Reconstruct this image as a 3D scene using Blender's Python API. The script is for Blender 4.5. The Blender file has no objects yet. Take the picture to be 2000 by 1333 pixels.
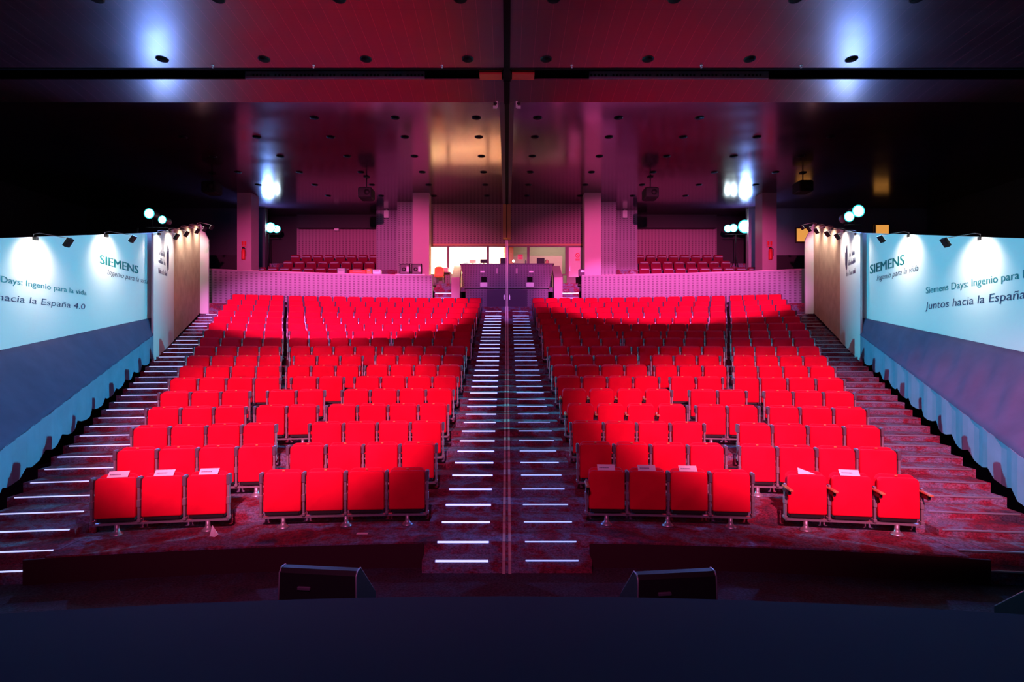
import bpy, math, random
from mathutils import Vector, Matrix
random.seed(7)
C = bpy.context.scene.collection
S = bpy.context.scene
PI = math.pi
# ------------------------------------------------------------------ camera
F = 1100.0            # focal length in pixels of a 2000 px wide frame
CX, CY = 990.0, 670.0 # where the optical axis meets the frame
ZC = 2.71             # eye height above the lower floor
cam = bpy.data.cameras.new('camera'); cam.sensor_width = 36.0; cam.lens = F * 36.0 / 2000.0
cam.shift_x = (1000.0 - CX) / 2000.0; cam.shift_y = (CY - 666.5) / 2000.0
cam.clip_start = 0.05; cam.clip_end = 200
camo = bpy.data.objects.new('camera', cam); C.objects.link(camo)
camo.location = (0, 0, ZC); camo.rotation_euler = (PI / 2, 0, 0)
S.camera = camo
# ------------------------------------------------------------------ world, exposure, stage lights
w = bpy.data.worlds.new('world'); S.world = w; w.use_nodes = True
w.node_tree.nodes['Background'].inputs[0].default_value = (0.5, 0.15, 0.6, 1)
w.node_tree.nodes['Background'].inputs[1].default_value = 0.002
S.view_settings.view_transform = 'Standard'; S.view_settings.look = 'None'
S.view_settings.exposure = 0.0; S.view_settings.gamma = 1.0
try: S.view_settings.use_curve_mapping = False
except Exception: pass
try:
    S.cycles.use_denoising = True; S.cycles.max_bounces = 6; S.cycles.sample_clamp_indirect = 4.0
except Exception: pass

def spot(name, loc, aim, col, watts, deg, blend=0.6, size=0.15, sx=1.0):
    l = bpy.data.lights.new(name, 'SPOT'); l.color = col; l.energy = watts
    l.spot_size = math.radians(deg); l.spot_blend = blend; l.shadow_soft_size = size
    o = bpy.data.objects.new(name, l); C.objects.link(o); o.location = loc; o.scale = (sx, 1, 1)
    o.rotation_euler = (Vector(aim) - Vector(loc)).to_track_quat('-Z', 'Y').to_euler()
    return o
def area(name, loc, aim, col, watts, sx, sy):
    l = bpy.data.lights.new(name, 'AREA'); l.shape = 'RECTANGLE'; l.size = sx; l.size_y = sy
    l.color = col; l.energy = watts
    o = bpy.data.objects.new(name, l); C.objects.link(o); o.location = loc
    o.rotation_euler = (Vector(aim) - Vector(loc)).to_track_quat('-Z', 'Y').to_euler()
    return o
# wash lights of the stage rig above and behind the camera
RED = (1.0, 0.20, 0.40); PINK = (1.0, 0.17, 0.70); ROSE = (1.0, 0.11, 0.42)
spot('stage_wash', (-1.6, -1.5, 7.2), (-3.7, 9.6, 1.65), RED, 12500, 26, 0.6, sx=1.2)
spot('stage_wash', (2.0, -1.5, 7.2), (5.1, 9.0, 1.6), RED, 14000, 26, 0.65, sx=1.5)
spot('stage_wash', (-1.6, -1.5, 7.4), (-5.9, 20.0, 3.9), PINK, 35000, 12.5, 0.45, sx=2.2)
spot('stage_wash', (1.6, -1.5, 7.4), (5.9, 20.6, 4.7), PINK, 35000, 10.5, 0.45, sx=2.5)
spot('stage_wash', (-1.6, -1.5, 7.4), (-6.2, 24.0, 6.4), ROSE, 34000, 13, 0.9, sx=2.5)
spot('stage_wash', (1.6, -1.5, 7.4), (6.2, 24.0, 6.4), ROSE, 38000, 13, 0.9, sx=2.5)
spot('added_fill', (-1.0, -1.8, 7.6), (-1.0, 14.0, 2.2), (1.0, .16, .55), 1500, 75, 0.6, .5)  # added fill, lifts the dark seats and aisle; no lamp known there
spot('added_fill', (0.3, -1.8, 7.6), (0.2, 23.5, 5.0), (.70, .20, 1.0), 11000, 10, 0.6, .2)  # added narrow fill that brightens the control desk
# blue lamps on the stands at the back of the hall, pointing at the stage and across at the side panels
BLUE = (0.10, 0.26, 1.0); CYAN = (0.035, 0.60, 0.86); SPILL = (0.16, 0.34, 1.0)
LAMPS = [(-9.95, 16.0, 6.30), (9.85, 16.0, 6.35), (-11.35, 27.0, 8.25), (11.35, 27.0, 8.25)]
for (lx, ly, lz) in LAMPS:
    spot('rear_blue_beam', (lx * .985, ly - .35, lz), (-.1 * lx, 3.0, .5), BLUE, 2600, 46, 0.8)
    spot('rear_lamp_spill', (lx, ly - .30, lz), (lx * .7, ly - 8, lz + 1.5), SPILL, 280 if ly < 20 else 700, 150, 0.6, .2)
spot('rear_cyan_beam', (9.75, 15.6, 6.45), (-8.6, 9.4, 3.7), CYAN, 13500, 46, 0.7)
spot('rear_cyan_beam', (-9.85, 15.6, 6.45), (8.6, 9.4, 3.7), CYAN, 13500, 46, 0.7)

# ------------------------------------------------------------------ materials
def mat(name, col, rough=0.6, metal=0.0, emit=None, estr=0.0, spec=0.5, ior=None):
    m = bpy.data.materials.new(name); m.use_nodes = True
    b = m.node_tree.nodes['Principled BSDF']
    b.inputs['Base Color'].default_value = (*col, 1); b.inputs['Roughness'].default_value = rough
    b.inputs['Metallic'].default_value = metal; b.inputs['Specular IOR Level'].default_value = spec
    if ior: b.inputs['IOR'].default_value = ior
    if emit:
        b.inputs['Emission Color'].default_value = (*emit, 1); b.inputs['Emission Strength'].default_value = estr
    return m
class NT:
    def __init__(s, m): s.m = m; s.t = m.node_tree; s.b = s.t.nodes['Principled BSDF']
    def n(s, typ, **kw):
        x = s.t.nodes.new(typ)
        for k, v in kw.items(): setattr(x, k, v)
        return x
    def l(s, a, b): s.t.links.new(a, b)
    def pos(s, scale=(1, 1, 1)):
        g = s.n('ShaderNodeNewGeometry'); mp = s.n('ShaderNodeMapping'); mp.inputs['Scale'].default_value = scale
        s.l(g.outputs['Position'], mp.inputs['Vector']); return mp.outputs['Vector']
    def objc(s, scale=(1, 1, 1)):
        g = s.n('ShaderNodeTexCoord'); mp = s.n('ShaderNodeMapping'); mp.inputs['Scale'].default_value = scale
        s.l(g.outputs['Object'], mp.inputs['Vector']); return mp.outputs['Vector']
    def noise(s, vec, scale, detail=3, rough=.5):
        x = s.n('ShaderNodeTexNoise'); x.inputs['Scale'].default_value = scale; x.inputs['Detail'].default_value = detail
        x.inputs['Roughness'].default_value = rough; s.l(vec, x.inputs['Vector']); return x.outputs['Fac']
    def ramp(s, fac, stops):
        r = s.n('ShaderNodeValToRGB'); e = r.color_ramp.elements
        while len(e) < len(stops): e.new(.5)
        for k, (p, c) in enumerate(stops): e[k].position = p; e[k].color = (*c, 1)
        s.l(fac, r.inputs['Fac']); return r.outputs['Color']
    def math(s, op, a, b=None):
        x = s.n('ShaderNodeMath', operation=op)
        for k, v in enumerate((a, b)):
            if v is None: continue
            if isinstance(v, (int, float)): x.inputs[k].default_value = v
            else: s.l(v, x.inputs[k])
        return x.outputs[0]
    def mix(s, fac, a, b, blend='MIX'):
        x = s.n('ShaderNodeMix', data_type='RGBA', blend_type=blend)
        for sock, v in ((x.inputs[0], fac), (x.inputs[6], a), (x.inputs[7], b)):
            if isinstance(v, (int, float)): sock.default_value = v
            elif isinstance(v, tuple): sock.default_value = (*v, 1)
            else: s.l(v, sock)
        return x.outputs[2]
    def color(s, c): s.l(c, s.b.inputs['Base Color'])
    def bump(s, h, strength=.3, dist=.01):
        x = s.n('ShaderNodeBump'); x.inputs['Strength'].default_value = strength; x.inputs['Distance'].default_value = dist
        s.l(h, x.inputs['Height']); s.l(x.outputs['Normal'], s.b.inputs['Normal'])

def carpet(name, dark, mid, red, light):
    m = mat(name, mid, .95, spec=.1); t = NT(m); p = t.pos((1, 1, 1.6))
    big = t.noise(p, 1.6, 4, .6); sp = t.noise(p, 38, 3, .7)
    c = t.ramp(big, [(.30, dark), (.44, red), (.54, mid), (.62, red), (.74, light)])
    f = t.ramp(sp, [(.35, (.25, .25, .25)), (.65, (1.15, 1.15, 1.15))])
    t.color(t.mix(.8, c, f, 'MULTIPLY')); t.bump(sp, .4, .01); return m
M = {}
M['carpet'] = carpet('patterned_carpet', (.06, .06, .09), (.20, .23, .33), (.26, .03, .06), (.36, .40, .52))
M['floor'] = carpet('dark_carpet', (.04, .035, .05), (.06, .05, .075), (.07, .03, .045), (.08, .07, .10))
M['fascia'] = mat('dark_platform_front', (.045, .015, .022), .8, spec=.1)
def seatmat():
    m = mat('red_upholstery', (.72, .004, .028), .85, spec=.08); t = NT(m)
    p = t.objc((1, 1, 1)); n1 = t.noise(p, 220, 2); n2 = t.noise(t.pos(), 2.5, 3)
    a = t.ramp(n2, [(.3, (.62, .003, .026)), (.7, (.78, .005, .034))]); t.color(a); t.bump(n1, .15, .004)
    return m
M['seat'] = seatmat()
M['seatlip'] = mat('pale_seat_lip', (.40, .36, .42), .5)
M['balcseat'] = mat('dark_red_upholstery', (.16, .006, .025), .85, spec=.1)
M['arm'] = mat('dark_plastic', (.09, .075, .10), .5)
M['post'] = mat('grey_steel', (.36, .33, .36), .4, .6)
M['pan'] = mat('black_plastic', (.012, .01, .012), .5)
M['wood'] = mat('armrest_wood', (.42, .17, .08), .35)
M['tag'] = mat('brass_tag', (.7, .35, .12), .4, .3)
M['black'] = mat('black_paint', (.008, .008, .009), .6, spec=.3)
M['blackgloss'] = mat('black_case', (.012, .012, .014), .35)
M['dark'] = mat('dark_wall', (.02, .014, .018), .7)
M['paper'] = mat('white_paper', (.85, .85, .85), .7)
M['print'] = mat('grey_print', (.12, .12, .2), .7)
M['copper'] = mat('copper_track', (.62, .50, .44), .45, .2)
M['nosing'] = mat('aluminium_nosing', (.6, .58, .62), .35, .8)
M['stripA'] = mat('bright_step_light', (.6, .65, 1), .4, emit=(.30, .33, 1.0), estr=2.4)
M['stripB'] = mat('thin_step_light', (.6, .65, 1), .4, emit=(.26, .38, .95), estr=1.5)
M['stripC'] = mat('nosing_glint_glow', (.6, .65, 1), .4, emit=(.45, .50, .95), estr=1.3)  # emission stands in for blue-white reflections on metal nosing
M['lampface'] = mat('lamp_face', (.8, .95, 1), .3, emit=(.75, .95, 1.0), estr=30)
M['lampcyan'] = mat('lamp_halo', (.1, .5, .5), .3, emit=(.05, .75, .75), estr=1.6)  # glowing ring imitates the cyan halo around each lamp
M['white'] = mat('white_plastic', (.8, .8, .8), .5)
M['steel'] = mat('dull_steel', (.35, .34, .36), .4, .7)
M['diff'] = mat('lamp_diffuser', (.9, .9, .85), .4, emit=(1, .95, .85), estr=4)
def perfmat(name, a, b, px=.17, pz=.10):
    m = mat(name, a, .7, spec=.2); t = NT(m); p = t.pos()
    sx = t.n('ShaderNodeSeparateXYZ'); t.l(p, sx.inputs[0])
    fx = t.math('FRACT', t.math('DIVIDE', sx.outputs[0], px)); fz = t.math('FRACT', t.math('DIVIDE', sx.outputs[2], pz))
    col = t.math('LESS_THAN', fx, .5); hole = t.math('MULTIPLY', t.math('LESS_THAN', fx, .42), t.math('LESS_THAN', fz, .45))
    c1 = t.mix(t.math('MULTIPLY', col, .13), a, b); t.color(t.mix(t.math('MULTIPLY', hole, .7), c1, b)); return m
M['perf'] = perfmat('perforated_panel', (.30, .25, .32), (.10, .06, .10))
M['perfdark'] = perfmat('perforated_panel_rear', (.30, .17, .22), (.08, .03, .06))
M['smooth'] = mat('smooth_panel', (.46, .30, .36), .6)
M['booth'] = perfmat('booth_panel', (.22, .15, .22), (.09, .055, .09), .12, .10)
M['boothdoor'] = mat('booth_door', (.10, .06, .11), .7, spec=.15)
def ceilmat(name, rough, base, line, tint=(1, .8, .7), ior=1.75):
    m = mat(name, base, rough, spec=.5, ior=ior); t = NT(m); t.b.inputs['Specular Tint'].default_value = (*tint, 1); p = t.pos()
    sx = t.n('ShaderNodeSeparateXYZ'); t.l(p, sx.inputs[0])
    fx = t.math('FRACT', t.math('DIVIDE', sx.outputs[0], .295)); ln = t.math('LESS_THAN', fx, .035)
    fy = t.math('FRACT', t.math('DIVIDE', sx.outputs[1], 1.2)); l2 = t.math('LESS_THAN', fy, .012)
    n = t.noise(t.pos((9, .6, 1)), 1.5, 3)
    c = t.mix(n, tuple(v * .7 for v in base), tuple(v * 1.3 for v in base))
    c = t.mix(ln, c, line); t.color(t.mix(l2, c, (.004, .003, .004)))
    pl = t.noise(t.pos((.5, .85, 1)), 1.3, 1)
    t.l(t.math('ADD', t.math('MULTIPLY', pl, .12), rough - .05), t.b.inputs['Roughness']); return m
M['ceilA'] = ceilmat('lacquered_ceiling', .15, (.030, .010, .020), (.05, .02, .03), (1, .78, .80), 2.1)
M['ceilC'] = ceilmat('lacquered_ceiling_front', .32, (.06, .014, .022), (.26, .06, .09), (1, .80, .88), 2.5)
M['stage'] = mat('stage_carpet', (.018, .019, .028), .9, spec=.1)
def clothmat(name, a, b):
    m = mat(name, a, .9, spec=.1); t = NT(m); n = t.noise(t.pos((1, 1, 1)), 3, 4); t.color(t.ramp(n, [(.3, a), (.7, b)])); return m
M['panel'] = mat('white_display_panel', (.80, .82, .84), .6, spec=.2)
M['tan'] = clothmat('panel_warm_light_tint', (.50, .34, .26), (.62, .44, .34))  # warm light on a white panel put into its base colour
M['skirt'] = clothmat('dark_draped_cloth', (.085, .075, .16), (.10, .09, .19))
M['band'] = clothmat('cloth_blue_light_tint', (.16, .24, .36), (.19, .28, .42))  # blue lamp light on the dark cloth put into its colour
M['teal'] = mat('teal_lettering', (.0, .25, .26), .6)
M['teal2'] = mat('teal_caption', (.05, .36, .40), .6)
M['navy'] = mat('navy_lettering', (.02, .05, .13), .6)
M['ink'] = mat('dark_ink', (.02, .025, .07), .6)
M['gold'] = mat('gold_with_warm_light', (.45, .24, .07), .5)  # gold tone holds warm booth light on header, pilaster and partition
M['orange'] = mat('orange_plastic', (.85, .18, .03), .5)
M['red'] = mat('signal_red', (.7, .02, .02), .5)
M['boothwhite'] = mat('white_booth_wall', (.85, .80, .70), .7)
M['boothpink'] = mat('cream_booth_wall', (.55, .48, .42), .7)
M['warmglow'] = mat('warm_lit_pane', (.9, .5, .15), .5, emit=(1.0, .42, .08), estr=.75)
M['deskglow'] = mat('desk_lamp_glow', (1, .9, .7), .5, emit=(1.0, .85, .6), estr=4)
M['screen'] = mat('dim_screen', (.5, .4, .3), .5, emit=(.9, .6, .35), estr=.5)
M['frame'] = mat('bronze_frame', (.10, .045, .05), .5)
M['skin'] = mat('skin', (.55, .30, .22), .6)
M['shirt'] = mat('dark_shirt', (.03, .03, .05), .8)
M['hair'] = mat('dark_hair', (.03, .02, .015), .7)
M['barsteel'] = mat('dark_bar_steel', (.16, .12, .17), .6)
M['gap'] = mat('shadow_gap', (.005, .004, .005), .9, spec=.1)
M['redbox'] = mat('red_and_orange_light', (.55, .06, .03), .5)
def glassmat():
    m = bpy.data.materials.new('clear_glass'); m.use_nodes = True; t = m.node_tree; t.nodes.clear()
    o = t.nodes.new('ShaderNodeOutputMaterial'); mx = t.nodes.new('ShaderNodeMixShader')
    tr = t.nodes.new('ShaderNodeBsdfTransparent'); gl = t.nodes.new('ShaderNodeBsdfGlossy'); gl.inputs['Roughness'].default_value = .02
    mx.inputs[0].default_value = .08; t.links.new(tr.outputs[0], mx.inputs[1]); t.links.new(gl.outputs[0], mx.inputs[2]); t.links.new(mx.outputs[0], o.inputs[0])
    return m
M['glass'] = glassmat()

# ------------------------------------------------------------------ mesh helpers
class MB:
    def __init__(s): s.v = []; s.f = []; s.sm = []
    def add(s, vs, fs, smooth=False):
        k = len(s.v); s.v += [tuple(v) for v in vs]
        for f in fs: s.f.append(tuple(i + k for i in f)); s.sm.append(smooth)
        return s
    def box(s, x0, x1, y0, y1, z0, z1):
        return s.hexa([(x0, y0, z0), (x1, y0, z0), (x1, y1, z0), (x0, y1, z0), (x0, y0, z1), (x1, y0, z1), (x1, y1, z1), (x0, y1, z1)])
    def hexa(s, p): return s.add(p, [(3, 2, 1, 0), (4, 5, 6, 7), (0, 1, 5, 4), (1, 2, 6, 5), (2, 3, 7, 6), (3, 0, 4, 7)])
    def cbox(s, x0, x1, y0, y1, z0, z1, c):   # box with chamfered vertical and horizontal edges
        a = []
        for z, i in ((z0, c), (z0 + c, 0), (z1 - c, 0), (z1, c)):
            X0, X1, Y0, Y1 = x0 + i, x1 - i, y0 + i, y1 - i
            a += [(X0 + c, Y0, z), (X1 - c, Y0, z), (X1, Y0 + c, z), (X1, Y1 - c, z), (X1 - c, Y1, z), (X0 + c, Y1, z), (X0, Y1 - c, z), (X0, Y0 + c, z)]
        fs = [tuple(range(7, -1, -1)), tuple(range(24, 32))]
        for r in range(3):
            for i in range(8): j = (i + 1) % 8; fs.append((r * 8 + i, r * 8 + j, r * 8 + 8 + j, r * 8 + 8 + i))
        return s.add(a, fs)
    def lathe(s, prof, n=16, c=(0, 0, 0), axis='z', smooth=True):
        vs = []
        for r, h in prof:
            for i in range(n):
                a = 2 * PI * i / n; x, y = r * math.cos(a), r * math.sin(a)
                vs.append({'z': (c[0] + x, c[1] + y, c[2] + h), 'y': (c[0] + x, c[1] + h, c[2] - y), 'x': (c[0] + h, c[1] + x, c[2] + y)}[axis])
        fs = []
        for k in range(len(prof) - 1):
            for i in range(n):
                j = (i + 1) % n; fs.append((k * n + i, k * n + j, k * n + n + j, k * n + n + i))
        m = len(prof) - 1
        fs.append(tuple(range(n - 1, -1, -1))); fs.append(tuple(m * n + i for i in range(n)))
        return s.add(vs, fs, smooth)
    def tube(s, pts, r, n=8):
        pts = [Vector(p) for p in pts]; vs = []
        for k, p in enumerate(pts):
            d = (pts[min(k + 1, len(pts) - 1)] - pts[max(k - 1, 0)]).normalized()
            u = d.cross(Vector((0, 0, 1))); u = u.normalized() if u.length > 1e-4 else Vector((1, 0, 0)); v = d.cross(u)
            rr = r[k] if isinstance(r, (list, tuple)) else r
            for i in range(n):
                a = 2 * PI * i / n; vs.append(p + u * math.cos(a) * rr + v * math.sin(a) * rr)
        fs = [tuple(range(n)), tuple(reversed(range((len(pts) - 1) * n, len(pts) * n)))]
        for k in range(len(pts) - 1):
            for i in range(n): j = (i + 1) % n; fs.append((k * n + j, k * n + i, k * n + n + i, k * n + n + j))
        return s.add(vs, fs, True)
    def slab(s, outline, y0, y1, shear=0.0, bev=.012, z0=0.0):  # (x,z) outline counter-clockwise seen from -Y, extruded along Y, rounded rim
        n = len(outline); cx = sum(p[0] for p in outline) / n; cz = sum(p[1] for p in outline) / n
        def ring(y, ins):
            r = []
            for x, z in outline:
                dx, dz = x - cx, z - cz; L = math.hypot(dx, dz)
                k = max(0, 1 - ins / L); X, Z = cx + dx * k, cz + dz * k
                r.append((X, y + shear * (Z - z0), Z))
            return r
        b = bev
        rs = [ring(y0, b * 2.2), ring(y0 + b * .3, b), ring(y0 + b, .25 * b), ring(y0 + 2 * b, 0), ring(y1 - 2 * b, 0), ring(y1 - b * .3, b), ring(y1, b * 2)]
        vs = [p for r in rs for p in r]; fs = [tuple(range(n)), tuple(reversed(range((len(rs) - 1) * n, len(rs) * n)))]
        for k in range(len(rs) - 1):
            for i in range(n): j = (i + 1) % n; fs.append((k * n + j, k * n + i, k * n + n + i, k * n + n + j))
        return s.add(vs, fs, True)
    def strip(s, xs, yf, yb, z0, z1):          # block over sampled x with curved front and back edges
        n = len(xs); vs = []
        for x in xs: vs += [(x, yf(x), z0), (x, yf(x), z1), (x, yb(x), z1), (x, yb(x), z0)]
        fs = [(0, 1, 2, 3), tuple(4 * (n - 1) + i for i in (3, 2, 1, 0))]
        for k in range(n - 1):
            a, b = 4 * k, 4 * k + 4
            fs += [(a, b, b + 1, a + 1), (a + 1, b + 1, b + 2, a + 2), (a + 2, b + 2, b + 3, a + 3), (a + 3, b + 3, b, a)]
        return s.add(vs, fs)
    def mesh(s, name, m):
        me = bpy.data.meshes.new(name); me.from_pydata(s.v, [], s.f)
        me.polygons.foreach_set('use_smooth', s.sm); me.materials.append(m); me.update(); return me
    def build(s, name, m, parent=None, **kw):
        return put(name, s.mesh(name, m), parent, **kw)
def put(name, me, parent=None, loc=None, rotz=None, label=None):
    o = bpy.data.objects.new(name, me); C.objects.link(o)
    if parent is not None: o.parent = parent
    if loc is not None: o.location = loc
    if rotz is not None: o.rotation_euler = (0, 0, rotz)
    if label: o['label'] = label
    return o
def tag(o, label, cat, group=None, kind=None):
    o['label'] = label; o['category'] = cat
    if group: o['group'] = group
    if kind: o['kind'] = kind
    return o
def thing(name, label, cat, loc=(0, 0, 0), rotz=0, group=None):
    o = bpy.data.objects.new(name, None); C.objects.link(o); o.empty_display_size = .1
    o.location = loc; o.rotation_euler = (0, 0, rotz); return tag(o, label, cat, group)
def struct(name, mb, m, label=None, cat=None):
    o = mb.build(name, m); o['kind'] = 'structure'
    o['label'] = label or name.replace('_', ' '); o['category'] = cat or name.split('_')[0]; return o
def P(px, py, D): return ((px - CX) * D / F, D, ZC + (CY - py) * D / F)
def PX(px, D): return (px - CX) * D / F
def PZ(py, D): return ZC + (CY - py) * D / F
ORD = 'zeroth first second third fourth fifth sixth seventh eighth ninth tenth eleventh twelfth thirteenth fourteenth fifteenth sixteenth seventeenth eighteenth'.split()

# ------------------------------------------------------------------ rake of the hall
def sag(x): return x * x / 56.0
def fz(n): return ZC - (2.407 - .181 * (n - 1) - .00215 * (n - 1) ** 2)
def face(n, x): return 7.43 + .93 * (n - 1) - sag(x)      # front of the tipped-up seats of row n
def nose(n, x): return face(n, x) - .61                   # edge of the tier
def stepnose(n, x): return 7.43 + .93 * (n - 1) - .61 - x * x / 100.0
def solve_x(n, px):                                       # where the ray of a frame column meets row n
    x = PX(px, face(n, 0))
    for _ in range(30): x = PX(px, face(n, x))
    return x
# ends of the seat runs of the left half (frame columns): inner run first
ROWS = {1: [(834, 508, 4), (445, 176, 3)], 2: [(851.6, 560.6, 4), (534.8, 221.6, 4)], 3: [(865, 603, 4), (538, 254.3, 4)],
        4: [(875.2, 636.2, 4), (620, 495.3, 2), (479, 282.7, 3)], 5: [(885.3, 666.6, 4), (633.2, 520.6, 2), (487.2, 308, 3)],
        6: [(893.8, 691.5, 4), (671.2, 567.3, 2), (547, 328, 4)], 7: [(901.5, 711.7, 4), (702, 557.6, 3), (547, 346.5, 4)],
        8: [(906.6, 731.4, 4), (708, 572.4, 3), (549, 361.6, 4)], 9: [(910.6, 746, 4), (733.8, 564.3, 4), (546, 376.8, 4)],
        10: [(920, 766.8, 4), (760.8, 560.9, 5), (552, 387, 4)], 11: [(920.8, 774, 4), (763.8, 689, 2), (677.7, 564.3, 3), (553, 396, 4)],
        12: [(922.8, 560, 10), (552, 405, 4)], 13: [(927, 560, 11), (552, 415, 4)], 14: [(931, 561, 12), (553, 424, 4)],
        15: [(935, 562, 12), (554, 434, 4)], 16: [(938, 562, 13), (554, 443, 4)], 17: [(941, 562, 14), (555, 453, 4)]}
RUNS = {n: [(-solve_x(n, a), -solve_x(n, b), k) for a, b, k in v] for n, v in ROWS.items()}   # positive distances from the centre
NIND = 14
def outer(n):
    n0 = max(1, min(17, int(math.floor(n)))); n1 = min(17, n0 + 1); t = max(0, min(1, n - n0))
    return RUNS[n0][-1][1] * (1 - t) + RUNS[n1][-1][1] * t
def basex(y):   # foot of the side panels
    return 7.0 + (y - 7.8) * .335 if y < 15.0 else 9.41 + (y - 15.0) * .307
ZW = 4.16         # cross walkway behind the last row
# lower floor, tiers, walkway, balcony floors
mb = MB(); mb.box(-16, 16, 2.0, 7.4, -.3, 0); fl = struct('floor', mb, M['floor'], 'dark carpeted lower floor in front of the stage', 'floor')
def lin(a, b, n): return [a + (b - a) * i / (n - 1) for i in range(n)]
mb = MB()
for n in range(1, 18):
    for sg in (-1, 1):
        xs = sorted(sg * x for x in lin(1.0, outer(n) + .05, 14))
        mb.strip(xs, lambda x: nose(n, x), lambda x: nose(n + 1, x) + .3, fz(n) - .55, fz(n))
fb = MB(); fb.strip(lin(-5.4, -1.0, 12), lambda x: nose(1, x) - .02, lambda x: nose(1, x) + .01, 0, fz(1) - .02).strip(lin(1.0, 5.4, 12), lambda x: nose(1, x) - .02, lambda x: nose(1, x) + .01, 0, fz(1) - .02); struct('trim_9', fb, M['fascia'], 'dark front face of the seating platform', 'trim')
tiers = mb.build('floor_tiers', M['carpet']); tag(tiers, 'carpeted tiers carrying the rows of red seats', 'floor', kind='structure')
mb = MB()
for sg in (-1, 1):
    xs = sorted(sg * x for x in lin(1.0, 11.6, 16)); mb.strip(xs, lambda x: nose(18, x), lambda x: 25.5 - x * x / 60, 3.2, ZW)
mb.box(-1.0, 1.0, nose(18, 0), 25.5, 3.2, ZW)
o = mb.build('floor_walkway', M['carpet']); tag(o, 'carpeted cross walkway behind the last row of red seats', 'floor', kind='structure')

# ------------------------------------------------------------------ stairs
def staircase(name, label, k0, xrange, nosef, lights, gap=None):
    root = thing(name, label, 'stairs')
    k = k0
    while k <= 17.51:
        if k < .9: z, yf, yb = .15, (lambda x: nosef(1, x) - .20), (lambda x: nosef(1, x) + .1)
        else: z, yf, yb = (fz(k) if k < 17.8 else ZW), (lambda x, k=k: nosef(k, x)), (lambda x, k=k: nosef(k + .5, x) + .12)
        if k == 17.5: z = (fz(17) + ZW) / 2; yb = lambda x: nosef(18, x) + .25
        x0, x1 = xrange(k)
        xs = lin(x0, x1, 7)
        b = MB(); b.strip(xs, yf, yb, max(-.02, z - .5), z)
        st = b.build('step', M['carpet'], root)
        def bar(a, c, m, h, nm, dy=.012):
            q = MB(); xx = lin(a, c, 5); q.strip(xx, lambda x: yf(x) - dy, lambda x: yf(x) + .004, z - h, z + .004); return q.build(nm, m, st)
        if lights == 'centre':
            bar(x0 + .16, -.22, M['stripA'], .016, 'glow_strip'); bar(.22, x1 - .16, M['stripB'], .007, 'glow_strip')
        elif lights == 'left':
            bar(x0 + .10, x1 - .06, M['stripC'], .009, 'glow_strip')  # glowing bar imitates light glinting on the metal step edge
        else:
            bar(x0 + .04, x1 - .06, M['nosing'], .014, 'nosing')
        k += .5
    return root
staircase('aisle_stairs', 'wide carpeted centre stairs with glowing blue-white step edges', .5, lambda k: (-1.0, 1.0), lambda n, x: 7.43 + .93 * (n - 1) - .61, 'centre')
def xl(k):
    y = stepnose(max(k, 1), 8); return (-(basex(y) - .05), -(outer(max(1, k)) + .06))
staircase('aisle_stairs', 'dark carpeted side stairs with pale painted-glint step edges below the left display wall', .5, xl, stepnose, 'left')
staircase('aisle_stairs', 'patchy red carpeted side stairs with dull metal edges below the right display wall', .5, lambda k: tuple(-v for v in reversed(xl(k))), stepnose, 'right')
# copper guide track up the centre stairs
def track():
    root = thing('partition_track', 'pair of copper guide strips climbing the middle of the centre stairs', 'track')
    cn = lambda n: 7.43 + .93 * (n - 1) - .61
    for sg in (-1, 1):
        prof = [(cn(1) - .20, 0.0), (cn(1) - .20, .15), (cn(1), .15)]
        k = 1.0
        while k < 17.6:
            z = fz(k) if k != 17.5 else (fz(17) + ZW) / 2
            prof += [(cn(k), z), (cn(k + .5), z)]; k += .5
        prof.append((cn(18), ZW))
        b = MB(); x0, x1 = sg * .035 - .018, sg * .035 + .018
        for (ya, za), (yb, zb) in zip(prof[:-1], prof[1:]):
            if abs(zb - za) > 1e-4: b.box(x0, x1, ya - .022, ya - .002, za, zb + .008)
            else: b.box(x0, x1, ya - .022, yb - .022, za + .001, za + .006)
        b.build('guide_strip', M['copper'], root)
track()

# ------------------------------------------------------------------ red tip-up seats
def rr(w, z0, z1, rt, rb, n=6):
    pts = []
    for cx, cz, r, a0 in ((w / 2 - rb, z0 + rb, rb, -90), (w / 2 - rt, z1 - rt, rt, 0), (-w / 2 + rt, z1 - rt, rt, 90), (-w / 2 + rb, z0 + rb, rb, 180)):
        for i in range(n + 1):
            a = math.radians(a0 + 90 * i / n); pts.append((cx + r * math.cos(a), cz + r * math.sin(a)))
    return pts
SP = {}
SP['backrest'] = MB().slab(rr(.468, .30, .742, .075, .03), .055, .145, .10, .022, .30).mesh('backrest', M['seat'])
SP['cushion'] = MB().slab(rr(.472, .212, .715, .055, .02), 0.0, .085, .035, .014, .20).mesh('seat_cushion', M['seat'])
SP['pan'] = MB().cbox(-.21, .21, .02, .15, .165, .225, .012).mesh('seat_pan', M['pan'])
SP['armrest'] = MB().cbox(-.022, .022, .00, .11, .585, .722, .010).mesh('armrest', M['arm'])
b = MB(); b.cbox(-.014, .014, .01, .06, .15, .60, .004); b.cbox(-.02, .02, .0, .07, .34, .44, .008); b.cbox(-.02, .02, .0, .08, .15, .19, .006)
SP['post'] = b.mesh('post', M['post'])
b = MB(); b.cbox(-.024, .024, -.20, .10, .545, .575, .010); SP['armdown'] = b.mesh('armrest', M['wood'])
b = MB(); b.cbox(-.018, .018, -.14, .09, .49, .545, .010); SP['armblock'] = b.mesh('armrest_bracket', M['pan'])
SP['tag'] = MB().cbox(-.016, .016, .085, .093, .725, .7405, .002).mesh('number_tag', M['tag'])
SIDE = {-1: 'left', 1: 'right'}
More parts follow.
